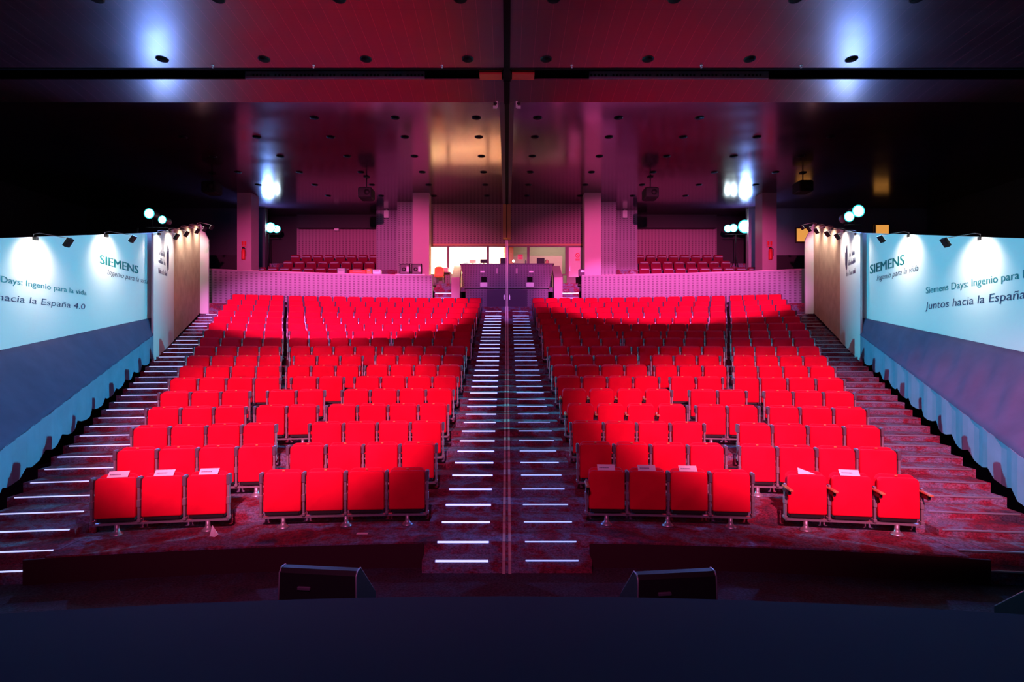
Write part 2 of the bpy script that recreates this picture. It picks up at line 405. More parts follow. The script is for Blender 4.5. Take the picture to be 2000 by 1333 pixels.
def arm_down(n, sg, run, i, k):
    return (sg > 0 and n == 1 and run == 1) or (sg > 0 and n in (4, 5) and run == 0 and i < k - 1)
seats = {}
for n in range(1, NIND + 1):
    for sg in (-1, 1):
        q = 0
        for ri, (xa, xb, k) in enumerate(RUNS[n]):
            p = (xb - xa) / k
            for i in range(k):
                q += 1
                x = sg * (xa + p * (i + .5)); rot = math.atan(-x / 28.0)
                lab = 'red tip-up seat, %s from the centre aisle in the %s row from front, %s half' % (ORD[q], ORD[n], SIDE[sg])
                t = thing('auditorium_seat', lab, 'seat', (x, face(n, x), fz(n)), rot, 'red tip-up seats on the carpeted tiers')
                seats[(n, sg, ri, i)] = t
                put('backrest', SP['backrest'], t); put('seat_cushion', SP['cushion'], t); put('seat_pan', SP['pan'], t)
                if n <= 8: put('number_tag', SP['tag'], t)
                ends = [sg] + ([-sg] if i == 0 else [])
                for e in ends:
                    dx = e * p / 2 * 1.0
                    pv = put('post', SP['post'], t, (dx, 0, 0))
                    down = arm_down(n, sg, ri, i, k) or (sg > 0 and n == 1 and ri == 0 and e == -1)
                    if down:
                        put('armrest', SP['armdown'], t, (dx, 0, 0)); put('armrest_bracket', SP['armblock'], t, (dx, 0, 0))
                    else: put('armrest', SP['armrest'], t, (dx, 0, 0))
# the rows too small to count one by one
mb = MB()
small = MB(); small.slab(rr(.468, .25, .742, .075, .03, 3), .02, .14, .08, .02, .25); small.slab(rr(.472, .212, .715, .055, .02, 3), 0.0, .085, .035, .014, .20)
smp = MB(); smp.box(-.02, .02, .0, .1, .15, .722)
mp_ = MB()
for n in range(NIND + 1, 18):
    for sg in (-1, 1):
        for (xa, xb, k) in RUNS[n]:
            p = (xb - xa) / k
            for i in range(k + 1):
                for src, dst, x in ((small, mb, sg * (xa + p * (i + .5))), (smp, mp_, sg * (xa + p * i))):
                    if src is small and i == k: continue
                    mx = Matrix.Translation((x, face(n, x), fz(n))) @ Matrix.Rotation(math.atan(-x / 28.0), 4, 'Z')
                    dst.add([mx @ Vector(v) for v in src.v], src.f, True)
rs = mb.build('auditorium_seats', M['seat']); tag(rs, 'red tip-up seats of the three rearmost rows below the parapet', 'seats', 'red tip-up seats on the carpeted tiers', 'stuff')
mp_.build('armrest_posts', M['arm'], rs, label='dark armrest posts')['kind'] = 'stuff'
# rails with pedestals
PED = MB().lathe([(.078, 0), (.078, .012), (.060, .028), (.034, .05), (.028, .07), (.028, .135)], 14).mesh('pedestal', M['post'])
RUNN = {2: ['inner', 'outer'], 3: ['inner', 'middle', 'outer'], 4: ['innermost', 'second', 'third', 'outermost']}
for n in range(1, NIND + 1):
    for sg in (-1, 1):
        for ri, (xa, xb, k) in enumerate(RUNS[n]):
            xm = sg * (xa + xb) / 2
            t = thing('seat_rail', 'steel rail under the %s seats, %s row from front, %s half' % (RUNN[len(RUNS[n])][ri], ORD[n], SIDE[sg]), 'seat rail', (xm, face(n, xm), fz(n)), 0, 'rails under the red seats')
            xs = sorted(sg * x for x in lin(xa + .01, xb - .01, 6))
            b = MB(); b.strip([x - xm for x in xs], lambda u: face(n, u + xm) - face(n, xm) + .03, lambda u: face(n, u + xm) - face(n, xm) + .085, .125, .150)
            b.build('beam', M['post'], t)
            for u in ([.5, k - .5] if k < 4 else [.5, k / 2, k - .5]):
                x = sg * (xa + (xb - xa) * u / k); put('pedestal', PED, t, (x - xm, face(n, x) - face(n, xm) + .05, 0))

# ------------------------------------------------------------------ stage
mb = MB(); mb.strip(lin(-9, 9, 25), lambda x: -6.0, lambda x: 4.02 - x * x / 44.0, .0, .90)
tag(mb.build('stage_floor', M['stage']), 'dark navy carpeted stage with a gently curved front edge', 'floor', kind='structure')
def front_speaker(x, y, label, rot=0):
    t = thing('stage_speaker', label, 'speaker', (x, y, 0), rot)
    w = .355; prof = [(0, 0), (-.02, .05), (0, .66), (.03, .695), (.10, .695), (.46, .33), (.46, 0)]
    n = len(prof); b = MB(); vs = [(-w - (.012 if z < .6 else 0), yy, z) for yy, z in prof] + [(w + (.012 if z < .6 else 0), yy, z) for yy, z in prof]
    b.add(vs, [tuple(range(n)), tuple(reversed(range(n, 2 * n)))] + [(i, n + i, n + (i + 1) % n, (i + 1) % n) for i in range(n)]); b.build('cabinet', M['black'], t)
    b = MB(); b.hexa([(-w + .04, .125, .655), (w - .04, .125, .655), (w - .04, .43, .345), (-w + .04, .43, .345), (-w + .04, .14, .675), (w - .04, .14, .675), (w - .04, .445, .365), (-w + .04, .445, .365)]); b.build('grille', M['gap'], t)
    MB().cbox(-.18, -.06, -.025, .0,   .52, .55, .005).build('handle', M['arm'], t)
    for sg in (-1, 1): MB().tube([(sg * (w + .012), -.02, .05), (sg * w, -.002, .66), (sg * w, .03, .697), (sg * w, .10, .697), (sg * w, .46, .335)], .007, 6).build('corner_trim', M['steel'], t)
front_speaker(PX(620, 4.98), 4.98, 'black floor speaker in front of the stage left of the centre stairs', -.12)
front_speaker(PX(1323, 4.9), 4.9, 'black floor speaker in front of the stage right of the centre stairs', .12)
front_speaker(4.86, 4.72, 'black floor speaker cut off by the right edge at the stage corner', .25)
def vent(px, py, label):
    D = 6.5
    for _ in range(20):
        x = PX(px, D); D = nose(1, x)
    v = thing('floor_vent', label, 'vent', (x, D - .004, PZ(py, D)), math.atan(-x / 28))
    MB().box(-.13, .13, -.004, .02, -.07, .07).build('frame', M['black'], v)
    for i in range(3): MB().box(-.09, .09, -.012, .0, -.04 + i * .03, -.028 + i * .03).build('slat', M['steel'], v)
vent(1640, 1103, 'slotted vent in the platform front below the right seats'); vent(1300, 1098, 'slotted vent in the platform front behind the right floor speaker')
vent(712, 1098, 'slotted vent in the platform front beside the left floor speaker')

# papers
def card(n, sg, ri, i, label, tilt=0, fold=False):
    s = seats[(n, sg, ri, i)]; x, y, z = s.location
    t = thing('paper_card', label, 'paper', (x + .0, y + .075, z + .735), s.rotation_euler[2] + tilt, 'white cards on the front row seats')
    a = math.radians(40)
    def pl(u, v, h): return (u, v * math.cos(a) - h * math.sin(a), v * math.sin(a) + h * math.cos(a) + .006)
    if fold:
        b = MB(); b.add([pl(-.09, -.03, .004), pl(.12, -.03, .004), pl(-.07, .07, .004), pl(-.09, -.03, .001), pl(.12, -.03, .001), pl(-.07, .07, .001)], [(0, 1, 2), (5, 4, 3), (0, 3, 4, 1), (1, 4, 5, 2), (2, 5, 3, 0)]); b.build('sheet', M['paper'], t); return
    def q(x0, x1, y0, y1, h): return [pl(x0, y0, h - .003), pl(x1, y0, h - .003), pl(x1, y1, h - .003), pl(x0, y1, h - .003), pl(x0, y0, h), pl(x1, y0, h), pl(x1, y1, h), pl(x0, y1, h)]
    MB().hexa(q(-.115, .115, -.035, .06, .004)).build('sheet', M['paper'], t)
    b = MB()
    for j in range(9): b.hexa(q(-.09 + j * .014, -.08 + j * .014, .0, .016, .005))
    b.build('printed_line', M['print'], t)
card(1, -1, 1, 2, 'white printed card on the outermost front row seat by the left stairs', .05)
card(1, -1, 1, 1, 'white printed card on the second front row seat from the left stairs')
card(1, -1, 1, 0, 'white printed card on the front row seat left of the gap in the left half')
card(1, 1, 0, 0, 'white printed card on the front row seat right beside the centre stairs')
card(1, 1, 0, 1, 'white printed card on the second front row seat right of the centre stairs')
card(1, 1, 0, 2, 'white printed card on the third front row seat right of the centre stairs')
card(1, 1, 1, 1, 'large white printed card on the second front row seat from the right stairs', -.05)
card(1, 1, 1, 0, 'folded white paper corner on the front row seat right of the right gap', 0, True)
b = MB(); x, y = PX(708, 7.1), 7.1; b.box(x - .07, x + .07, y - .03, y + .03, fz(1) + .001, fz(1) + .004)
tag(b.build('paper_scrap', M['paper']), 'pale paper scrap lying on the platform below the left front seats', 'paper')
b = MB(); x, y = PX(418, 7.05), 7.0
b.add([(x - .03, y, fz(1)), (x + .05, y - .03, fz(1)), (x + .06, y + .04, fz(1) + .01), (x - .01, y + .03, fz(1) + .13), (x - .02, y + .05, fz(1))], [(0, 1, 3), (1, 2, 3), (2, 4, 3), (4, 0, 3), (0, 4, 2, 1)])
tag(b.build('paper_scrap', M['paper']), 'crumpled white paper beside a pedestal of the left front seats', 'paper')

# ------------------------------------------------------------------ side display walls
def panel_x(y): return 6.58 + .2 * y              # upright printed panel
def topz(y): return ZC + 1.75 + (y - 9.4) * .21 if y < 15.4 else ZC + 3.01 + (y - 15.4) * .262
def lowz(y): return ZC - .12 + (y - 9.4) * .137
def quadwall(b, sg, pts, th):                     # pts: list of (X, y, zlow, ztop); thickness away from the hall
    n = len(pts); vs = []
    for X, y, a, c in pts: vs += [(sg * X, y, a), (sg * X, y, c), (sg * (X + th), y, c), (sg * (X + th), y, a)]
    fs = [(0, 1, 2, 3), tuple(4 * (n - 1) + i for i in (3, 2, 1, 0))]
    for k in range(n - 1):
        p, q = 4 * k, 4 * k + 4
        fs += [(p, q, q + 1, p + 1), (p + 1, q + 1, q + 2, p + 2), (p + 2, q + 2, q + 3, p + 3), (p + 3, q + 3, q, p)]
    b.add(vs, fs)
def textmesh(body, m, bold=0.0, shear=0.0):
    wide = bold if bold > 0 else 0; bold = min(bold, 0)
    cu = bpy.data.curves.new('txt', 'FONT'); cu.body = body; cu.size = 1; cu.offset = bold; cu.shear = shear; cu.extrude = .0; cu.resolution_u = 3
    o = bpy.data.objects.new('txt', cu); C.objects.link(o); dg = bpy.context.evaluated_depsgraph_get()
    me = bpy.data.meshes.new_from_object(o.evaluated_get(dg)); bpy.data.objects.remove(o); bpy.data.curves.remove(cu)
    if wide:     # heavier strokes: the glyphs laid down again a hair to each side
        v = [tuple(q.co) for q in me.vertices]; f = [tuple(p.vertices) for p in me.polygons]; n = len(v); k = len(v)
        me2 = bpy.data.meshes.new('lettering'); vv, ff = [], []
        for a, dx in enumerate((-wide, 0, wide)):
            vv += [(x + dx, y, z) for x, y, z in v]; ff += [tuple(i + a * n for i in q) for q in f]
        me2.from_pydata(vv, [], ff); bpy.data.meshes.remove(me); me = me2
    me.materials.clear(); me.materials.append(m); return me
def width(me): return max(v.co.x for v in me.vertices), min(v.co.x for v in me.vertices)
for sg in (-1, 1):
    sd = SIDE[sg]
    root = thing('display_wall', 'white printed display wall with lettering above the %s side stairs' % sd, 'wall panel')
    b = MB(); ys = lin(6.2, 15.4, 8); quadwall(b, sg, [(panel_x(y), y, lowz(y) - .1, topz(y)) for y in ys], .06); b.build('printed_panel', M['panel'], root)
    b = MB(); quadwall(b, sg, [(basex(y), y, PZ(700, 15) - .1 + (y - 15) * .30, topz(y)) for y in lin(15.0, 16.9, 4)], .06); b.build('logo_panel', M['panel'], root)
    b = MB(); quadwall(b, sg, [(basex(y) + .02, y, PZ(700, 15) - .1 + (y - 15) * .30, topz(y)) for y in lin(16.9, 20.3, 5)], .06); b.build('warm_light_panel', M['tan'], root)
    X1 = basex(20.3); zt = topz(20.3); z0 = ZW - .4
    b = MB(); b.hexa([(sg * (X1 + .02), 20.3, z0), (sg * (X1 - .2), 20.45, z0), (sg * (X1 - .2), 20.5, z0), (sg * (X1 + .02), 20.36, z0),
                      (sg * (X1 + .02), 20.3, zt), (sg * (X1 - .2), 20.45, zt - .55), (sg * (X1 - .2), 20.5, zt - .55), (sg * (X1 + .02), 20.36, zt)]); b.build('end_return', M['panel'], root)
    # draped dark cloth between the printed panel and the foot band
    def bt(y): return ZC - 1.49 + (y - 7.8) * .2347
    b = MB(); vs = []; nu, nv = 60, 10
    for i in range(nu + 1):
        y0 = 5.6 + (15.0 - 5.6) * i / nu; yp = 6.6 + (15.38 - 6.6) * i / nu
        for j in range(nv + 1):
            t = j / nv; A = Vector((basex(y0), y0, bt(y0))); B = Vector((panel_x(yp) - .015, yp, lowz(yp)))
            p = A.lerp(B, t); wv = math.sin(t * PI) * (.035 * math.sin(i * 1.7 + t * 3) + .025 * math.sin(i * .8 - t * 5)) * (1 if sg > 0 else .35)
            vs.append((sg * (p.x + wv), p.y, p.z - .05 * math.sin(t * PI)))
    fs = [(i * (nv + 1) + j, (i + 1) * (nv + 1) + j, (i + 1) * (nv + 1) + j + 1, i * (nv + 1) + j + 1) for i in range(nu) for j in range(nv)]
    b.add(vs, fs, True)
    sk = b.build('draped_cloth', M['skirt']); tag(sk, 'dark cloth draped from the %s display wall down towards the stairs' % sd, 'cloth')
    md = sk.modifiers.new('thick', 'SOLIDIFY'); md.thickness = .01
    b = MB(); pts = []
    for i in range(61):
        y = 5.6 + (15.0 - 5.6) * i / 60; zb = bt(y) - .62
        if i % 4 == 2: zb += .10
        if i % 4 == 3: zb += .03
        pts.append((basex(y) - .005 + .02 * math.sin(i * 1.3), y, zb, bt(y) + .01))
    quadwall(b, sg, pts, .012); o = b.build('cloth_valance', M['band']); tag(o, 'cloth strip tinted with blue light hanging along the foot of the %s stairs' % sd, 'cloth')
    # lettering on the panels
    def onpanel(px, py):     # where the ray of a frame point meets the printed panel
        k = abs(px - CX) / F; y = 6.58 / (k - .2); return y, PZ(py, y)
    def lettering(body, m, pa, pb, yb_a, cap_px, part, bold=0., shear=0., fit=None, name='lettering'):
        me = textmesh(body, m, bold, shear)
        ya, za = onpanel(pa, yb_a); ybq, _ = onpanel(pb, yb_a)
        tot = abs(ybq - ya) * math.hypot(1, .2)
        mx, mn = width(me)
        if fit:
            q = textmesh(fit, m, bold, shear); wx = width(q)[0]; bpy.data.meshes.remove(q)
        else: wx = mx
        sx = tot / wx; ym = (ya + ybq) / 2; sz = cap_px * ya / F / .70
        d = Vector((.2 * -1 if sg < 0 else -.2, 1 if sg < 0 else -1, 0)).normalized()
        # reading direction: away from the stage on the left wall, towards it on the right wall
        for v in me.vertices:
            u, h = v.co.x * sx, v.co.y * sz
            y = ya + d.y * u; v.co = Vector((sg * (panel_x(y) - .006), y, za + h))
        return put(name, me, root)
    if sg < 0:
        lettering('SIEMENS', M['teal'], 194, 270, 514.5, 17.5, None, .03)
        lettering('Ingenio para la vida', M['ink'], 208, 288, 536, 11, None, -.004, .35)
        ya0 = -2
        lettering('Days: Ingenio para la vida', M['teal2'], 0, 168.5, 551, 12.5, None, .012)
        lettering('hacia la España 4.0', M['navy'], -8, 166, 586, 14, None, .0, .12)
    else:
        lettering('SIEMENS', M['teal'], 1699, 1767, 535.5, 17.5, None, .03)
        lettering('Ingenio para la vida', M['ink'], 1712, 1794, 549, 11, None, -.004, .35)
        lettering('Siemens Days: Ingenio para la vida', M['teal2'], 1808.5, 2001, 574, 12.5, None, .012, 0, 'Siemens Days: Ingenio para l')
        lettering('Juntos hacia la España 4.0', M['navy'], 1808.5, 2003, 604.5, 14, None, .0, .12, 'Juntos hacia la España')
    # small dark mark and three blurred caption lines on the logo panel
    def lp(y, z, off=.008): return (sg * (basex(y) - off), y, z)
    b = MB(); y0 = 16.25; zc = PZ(502, 16.2)
    ol = [(0, -.42), (.10, -.34), (.13, .0), (.10, .38), (.05, .18), (.02, .42), (-.03, .12), (-.10, .20), (-.08, -.2)]
    b.add([lp(y0 + (u if sg < 0 else -u), zc + v) for u, v in ol], [tuple(range(len(ol)))]); b.build('logo_mark', M['ink'], root)
    for r, (ya, yb, z) in enumerate(((15.45, 16.0, PZ(500, 15.7)), (15.4, 16.05, PZ(516, 15.7)), (15.4, 16.25, PZ(536, 15.7)))):
        b = MB(); n = 12 + 3 * r
        for i in range(n):
            if random.random() < .12: continue
            y = ya + (yb - ya) * i / n; w = (yb - ya) / n * .62; h = random.choice((.08, .10, .15)); zz = z
            b.add([lp(y, zz), lp(y + w, zz), lp(y + w * .8, zz + h), lp(y, zz + h)], [(0, 1, 2, 3)])
        b.build('caption_line', M['navy'], root)
    # lamps on arms along the top of the wall
    for i, (y, lab) in enumerate(((7.9, 'nearest to the stage'), (10.27, 'before the caption lettering'), (12.8, 'above the large lettering'), (15.35, 'above the panel corner'), (16.4, 'above the dark logo mark'), (17.7, 'first above the warm-light-tinted panel'), (18.7, 'second above the warm-light-tinted panel'), (19.8, 'at the far end'))):
        X = panel_x(y) if y < 14.9 else basex(y); zt = topz(y)
        t = thing('wall_lamp', 'small black arm lamp over the %s display wall, %s' % (sd, lab), 'lamp', (sg * X, y, zt), 0, 'arm lamps along the display walls')
        L = .62 if y < 14 else .5
        MB().tube([(0, 0, -.02), (0, 0, .05), (-sg * .15, -.05, .06), (-sg * L, .02, -.02)], .009, 6).build('arm', M['steel'], t)
        MB().box(-.03, .07, -.03, .03, -.06, .0).build('clamp', M['blackgloss'], t)
        c = Vector((-sg * L, .02, -.10)); R = Matrix.Rotation(sg * -.6, 3, 'Y')
        def rb(bb, x0, x1, y0, y1, z0, z1):
            pp = [(x0, y0, z0), (x1, y0, z0), (x1, y1, z0), (x0, y1, z0), (x0, y0, z1), (x1, y0, z1), (x1, y1, z1), (x0, y1, z1)]
            bb.hexa([c + R @ Vector(p) for p in pp])
        b = MB(); rb(b, -.03, .03, -.055, .055, -.085, .085); h = b.build('lamp_head', M['black'], t)
        b = MB(); rb(b, (.03 if sg > 0 else -.034), (.034 if sg > 0 else -.03), -.05, .05, -.075, .075); b.build('diffuser', M['diff'], h)
        spot('wall_lamp_beam', (sg * (X - L + .06), y + .02, zt - .12), (sg * (X + .02), y, zt - .62), (1.0, .86, .70), 165 if y < 14 else 120, 122, 1.0, .06)

# ------------------------------------------------------------------ parapet, balconies, rear walls
def py_(x): return 23.7 - x * x / 60.0
for sg in (-1, 1):
    sd = SIDE[sg]
    b = MB(); xs = sorted(sg * x for x in lin(3.12, 11.7, 18)); b.strip(xs, py_, lambda x: py_(x) + .18, 3.6, 5.51)
    o = struct('wall_parapet_%s' % sd, b, M['perf'], 'perforated pink-lit parapet of the %s balcony behind the last red seats' % sd, 'wall')
    b = MB(); b.strip(xs, lambda x: py_(x) - .02, lambda x: py_(x) + .20, 5.51, 5.545); struct('trim_%d' % (1 if sg < 0 else 2), b, M['smooth'], 'thin coping on the %s parapet' % sd, 'trim')
    # balcony floor and tiers
    b = MB(); b.strip(xs, lambda x: py_(x) + .18, lambda x: 28.5, 4.9, 5.10)
    for k in range(4): b.box(min(sg * 5.0, sg * 13), max(sg * 5.0, sg * 13), 24.6 + k * .9, 28.5, 5.1, 5.3 + k * .42)
    struct('floor_balcony_%s' % sd, b, M['carpet'], 'dark carpeted tiers of the %s balcony' % sd, 'floor')
    # wall pieces stepping back towards the side
    def wb(px0, px1, D, dep, z0=4.4, z1=9.2, m='perf', nm='wall', lab=None, n=1):
        x0, x1 = PX(px0, D), PX(px1, D)
        if sg > 0: x0, x1 = -x1, -x0
        bb = MB(); bb.box(min(x0, x1), max(x0, x1), D, D + dep, z0, z1); return struct(nm, bb, M[m], lab, 'wall')
    wb(806, 838, 24.0, .7, 5.0, 9.3, 'smooth', 'wall_pillar_%s' % sd, 'smooth pink-lit square pillar at the %s end of the booth' % sd)
    wb(776, 806.5, 25.6, 1.0, 5.0, 9.3, 'perf', 'wall_return_%s' % sd, 'perforated wall return beside the %s pillar' % sd)
    wb(735, 779, 27.2, 1.4, 5.0, 9.3, 'perf', 'wall_step_%s' % sd, 'perforated stepped wall further behind the %s pillar' % sd)
    wb(580, 738, 28.5, .3, 5.0, 9.3, 'perfdark', 'wall_rear_%s' % sd, 'perforated rear wall of the %s balcony' % sd)
    wb(440, 580, 28.5, .3, 5.0, 9.3, 'dark', 'wall_rear_panel_%s' % sd, 'dark smooth rear wall behind the %s lamp stand' % sd)
    wb(580, 738, 28.1, .4, 8.46, 9.3, 'dark', 'wall_bulkhead_%s' % sd, 'dark bulkhead over the %s balcony rear wall' % sd)
    wb(463, 491, 24.0, .7, 5.0, 9.3, 'smooth', 'wall_outer_pillar_%s' % sd, 'outer pillar with exit sign at the %s end of the balcony' % sd)
    # side gallery beyond the outer pillar
    x0, x1 = sg * 11.5, sg * 20
    b = MB(); b.box(min(x0, x1), max(x0, x1), 26.8, 27.1, 4.0, 9.3); struct('wall_gallery_%s' % sd, b, mat('gallery_wall_' + sd, (.34, .29, .31) if sg > 0 else (.05, .04, .05), .7), 'grey rear wall of the %s side gallery' % sd, 'wall')  # right wall's base colour raised in place of a dim light on it
    b = MB(); b.box(min(sg * 11.6, sg * 20), max(sg * 11.6, sg * 20), 21.6, 21.8, 3.6, 5.5); struct('wall_gallery_front_%s' % sd, b, M['perf'], 'perforated front of the %s side gallery beyond the display wall' % sd, 'wall')
    b = MB(); b.box(min(sg * 11.6, sg * 20), max(sg * 11.6, sg * 20), 21.8, 27, 4.9, 5.1); struct('floor_gallery_%s' % sd, b, M['carpet'], 'floor of the %s side gallery' % sd, 'floor')
    b = MB(); b.box(min(sg * 11.8, sg * 20), max(sg * 11.8, sg * 20), 25.0, 25.15, 5.1, 6.6); struct('wall_gallery_inner_%s' % sd, b, M['dark'], 'dark inner barrier of the %s side gallery' % sd, 'wall')
    b = MB(); b.box(min(sg * 20, sg * 20.3), max(sg * 20, sg * 20.3), -6, 28, 0, 9.3); struct('wall_%s' % sd, b, M['dark'], 'dark %s side wall of the hall' % sd, 'wall')
# lit windows of the right gallery
for k, (px0, px1, y0, y1, lab) in enumerate(((1556, 1583, 447, 472, 'bright orange lit window panel on the right gallery wall beside the display wall end'), (1707, 1735, 440, 462, 'dimmer orange lit window panel peeping over the right display wall'))):
    D = 26.75; t = thing('lit_window', lab, 'window', (PX((px0 + px1) / 2, D), D, PZ((y0 + y1) / 2, D)))
    w2, h2 = (px1 - px0) * D / F / 2, (y1 - y0) * D / F / 2
    MB().box(-w2, w2, -.03, .05, -h2, h2).build('pane', M['warmglow'], t)
    MB().box(-w2 - .05, w2 + .05, -.01, .05, h2, h2 + .06).box(-w2 - .05, w2 + .05, -.01, .05, -h2 - .06, -h2).box(-w2 - .06, -w2, -.01, .05, -h2, h2).box(w2, w2 + .06, -.01, .05, -h2, h2).build('frame', M['frame'], t)

# ------------------------------------------------------------------ booth
WD = 26.0
hz, sz = PZ(478, WD), PZ(538, WD)
b = MB(); b.box(-3.75, 3.75, WD, WD + .2, hz, 9.2); struct('wall_back', b, M['perfdark'], 'perforated dark red wall above the booth windows', 'wall')
b = MB(); b.box(-3.75, 3.75, WD - .03, WD + .2, hz - .05, hz + .03); struct('trim_3', b, M['gold'], 'thin gold-lit header along the top of the booth windows', 'trim')
b = MB(); b.box(-3.75, 2.6, WD, WD + .12, 5.1, sz); struct('wall_booth_sill', b, M['booth'], 'low wall below the booth windows', 'wall')
b = MB(); b.box(-5, 5, 24.2, 29.2, 4.9, 5.1); struct('floor_booth', b, M['carpet'], 'floor of the control booth', 'floor')
# booth rooms
b = MB(); b.box(-3.9, -.05, 28.6, 28.8, 5.1, 8.2); b.box(-4.0, -3.85, 26.2, 28.8, 5.1, 8.2); b.box(-3.9, -.05, 26.2, 28.8, 8.1, 8.25); struct('wall_booth_left', b, M['boothwhite'], 'bright white interior of the left booth room', 'wall')
b = MB(); b.box(.3, 4.0, 28.6, 28.8, 5.1, 8.2); b.box(3.9, 4.05, 26.2, 28.8, 5.1, 8.2); b.box(.3, 4.0, 26.2, 28.8, 8.1, 8.25); struct('wall_booth_right', b, M['boothpink'], 'dim cream interior of the right booth room', 'wall')
b = MB(); b.box(-.12, .30, 26.3, 28.8, 5.1, 8.25); struct('wall_booth_partition', b, M['gold'], 'orange lit partition between the two booth rooms', 'wall')
area('booth_light', (-2.0, 27.3, 8.0), (-2.0, 27.6, 5), (1.0, .70, .38), 2600, 2.6, 1.2)
area('booth_light', (2.2, 27.3, 8.0), (2.2, 27.6, 5), (1.0, .78, .62), 42, 2.2, 1.0)
for k, (a, c) in enumerate(((838, 875), (875, 953), (953, 992), (992, 1032), (1032, 1107))):
    x0, x1 = PX(a, WD), PX(c, WD); z0 = sz
    b = MB()
    b.box(x0, x0 + .06, WD + .02, WD + .12, z0, hz - .05).box(x1 - .06, x1, WD + .02, WD + .12, z0, hz - .05).box(x0 + .06, x1 - .06, WD + .02, WD + .12, hz - .10, hz - .05).box(x0 + .06, x1 - .06, WD + .02, WD + .12, z0, z0 + .06)
    o = struct('window_%d' % (k + 1), b, M['frame'], ['leftmost narrow booth window glowing white', 'wide booth window glowing white', 'booth window glowing white beside the centre pilaster', 'booth window with a red notice right of the centre pilaster', 'wide dim booth window behind the seated person'][k], 'window')
    MB().box(x0 + .06, x1 - .06, WD + .06, WD + .075, z0 + .06, hz - .10).build('pane', M['glass'], o)
x0, x1 = PX(1107, WD), PX(1146, WD)
b = MB(); b.box(x0, x0 + .09, WD + .02, WD + .12, 5.1, hz - .05).box(x1 - .09, x1, WD + .02, WD + .12, 5.1, hz - .05).box(x0 + .09, x1 - .09, WD + .02, WD + .12, hz - .12, hz - .05).box(x0 + .09, x1 - .09, WD + .02, WD + .12, 5.1, 5.75)
dr = struct('door_1', b, M['frame'], 'glazed booth door with a red no-entry notice at the right pillar', 'door')
MB().box(x0 + .09, x1 - .09, WD + .06, WD + .08, 5.75, hz - .12).build('pane', mat('frosted_pane', (.62, .55, .52), .5), dr)
MB().box(x0 + .12, x0 + .15, WD - .03, WD + .02, 6.0, 6.25).build('handle', M['steel'], dr)
b = MB(); c = ((x0 + x1) / 2 + .04, 0, PZ(499, WD))
def ringm(b, cx, y, cz, r0, r1, n=28):
    vs = []; 
    for i in range(n):
        a = 2 * PI * i / n
        for r, yy in ((r0, y), (r1, y), (r1, y + .01), (r0, y + .01)): vs.append((cx + r * math.cos(a), yy, cz + r * math.sin(a)))
    fs = []
    for i in range(n):
        p, q = 4 * i, 4 * ((i + 1) % n)
        for k in range(4): fs.append((p + k, q + k, q + (k + 1) % 4, p + (k + 1) % 4))
    b.add(vs, fs)
ringm(b, c[0], WD + .03, c[2], .075, .105); b.hexa([(c[0] - .07, WD + .03, c[2] + .05), (c[0] - .05, WD + .03, c[2] + .07), (c[0] - .05, WD + .04, c[2] + .07), (c[0] - .07, WD + .04, c[2] + .05), (c[0] + .05, WD + .03, c[2] - .07), (c[0] + .07, WD + .03, c[2] - .05), (c[0] + .07, WD + .04, c[2] - .05), (c[0] + .05, WD + .04, c[2] - .07)])
for j in range(2): b.box(c[0] - .1, c[0] + .1, WD + .03, WD + .04, c[2] - .19 - j * .05, c[2] - .16 - j * .05)
nt = b.build('no_entry_notice', M['red']); tag(nt, 'red round no-entry notice on the glazed booth door', 'sign')
X = PX(1016, WD); z = PZ(502, WD)
t = thing('wall_notice', 'small red notice on the booth window right of the centre pilaster', 'sign', (X, WD + .02, z))
MB().box(-.12, .12, -.01, .0, -.12, .12).build('sheet', mat('faded_notice', (.75, .35, .28), .7), t)
MB().box(-.09, -.01, -.016, -.009, .01, .09).box(.01, .09, -.016, -.009, .01, .09).box(-.09, .09, -.016, -.009, -.09, -.03).build('printed_symbol', M['red'], t)
# pilaster, guide rods
b = MB(); b.box(-.18, .18, 25.55, 26.0, PZ(465, 25.6), 9.2); struct('wall_pilaster', b, M['gold'], 'narrow gold-lit pilaster above the centre of the booth', 'wall')
b = MB(); b.box(-.02, .02, 25.50, 25.56, PZ(465, 25.6), 9.2); struct('trim_4', b, M['gap'], 'dark groove down the front of the centre pilaster', 'trim')
t = thing('guide_rods', 'pair of slim pale guide rods rising in front of the booth desk', 'guide rail', (0, 23.55, ZW))
for x in (-.03, .03): MB().box(x - .010, x + .010, -.012, .012, 0, PZ(470, 23.55) - ZW).build('rod', M['copper'], t)
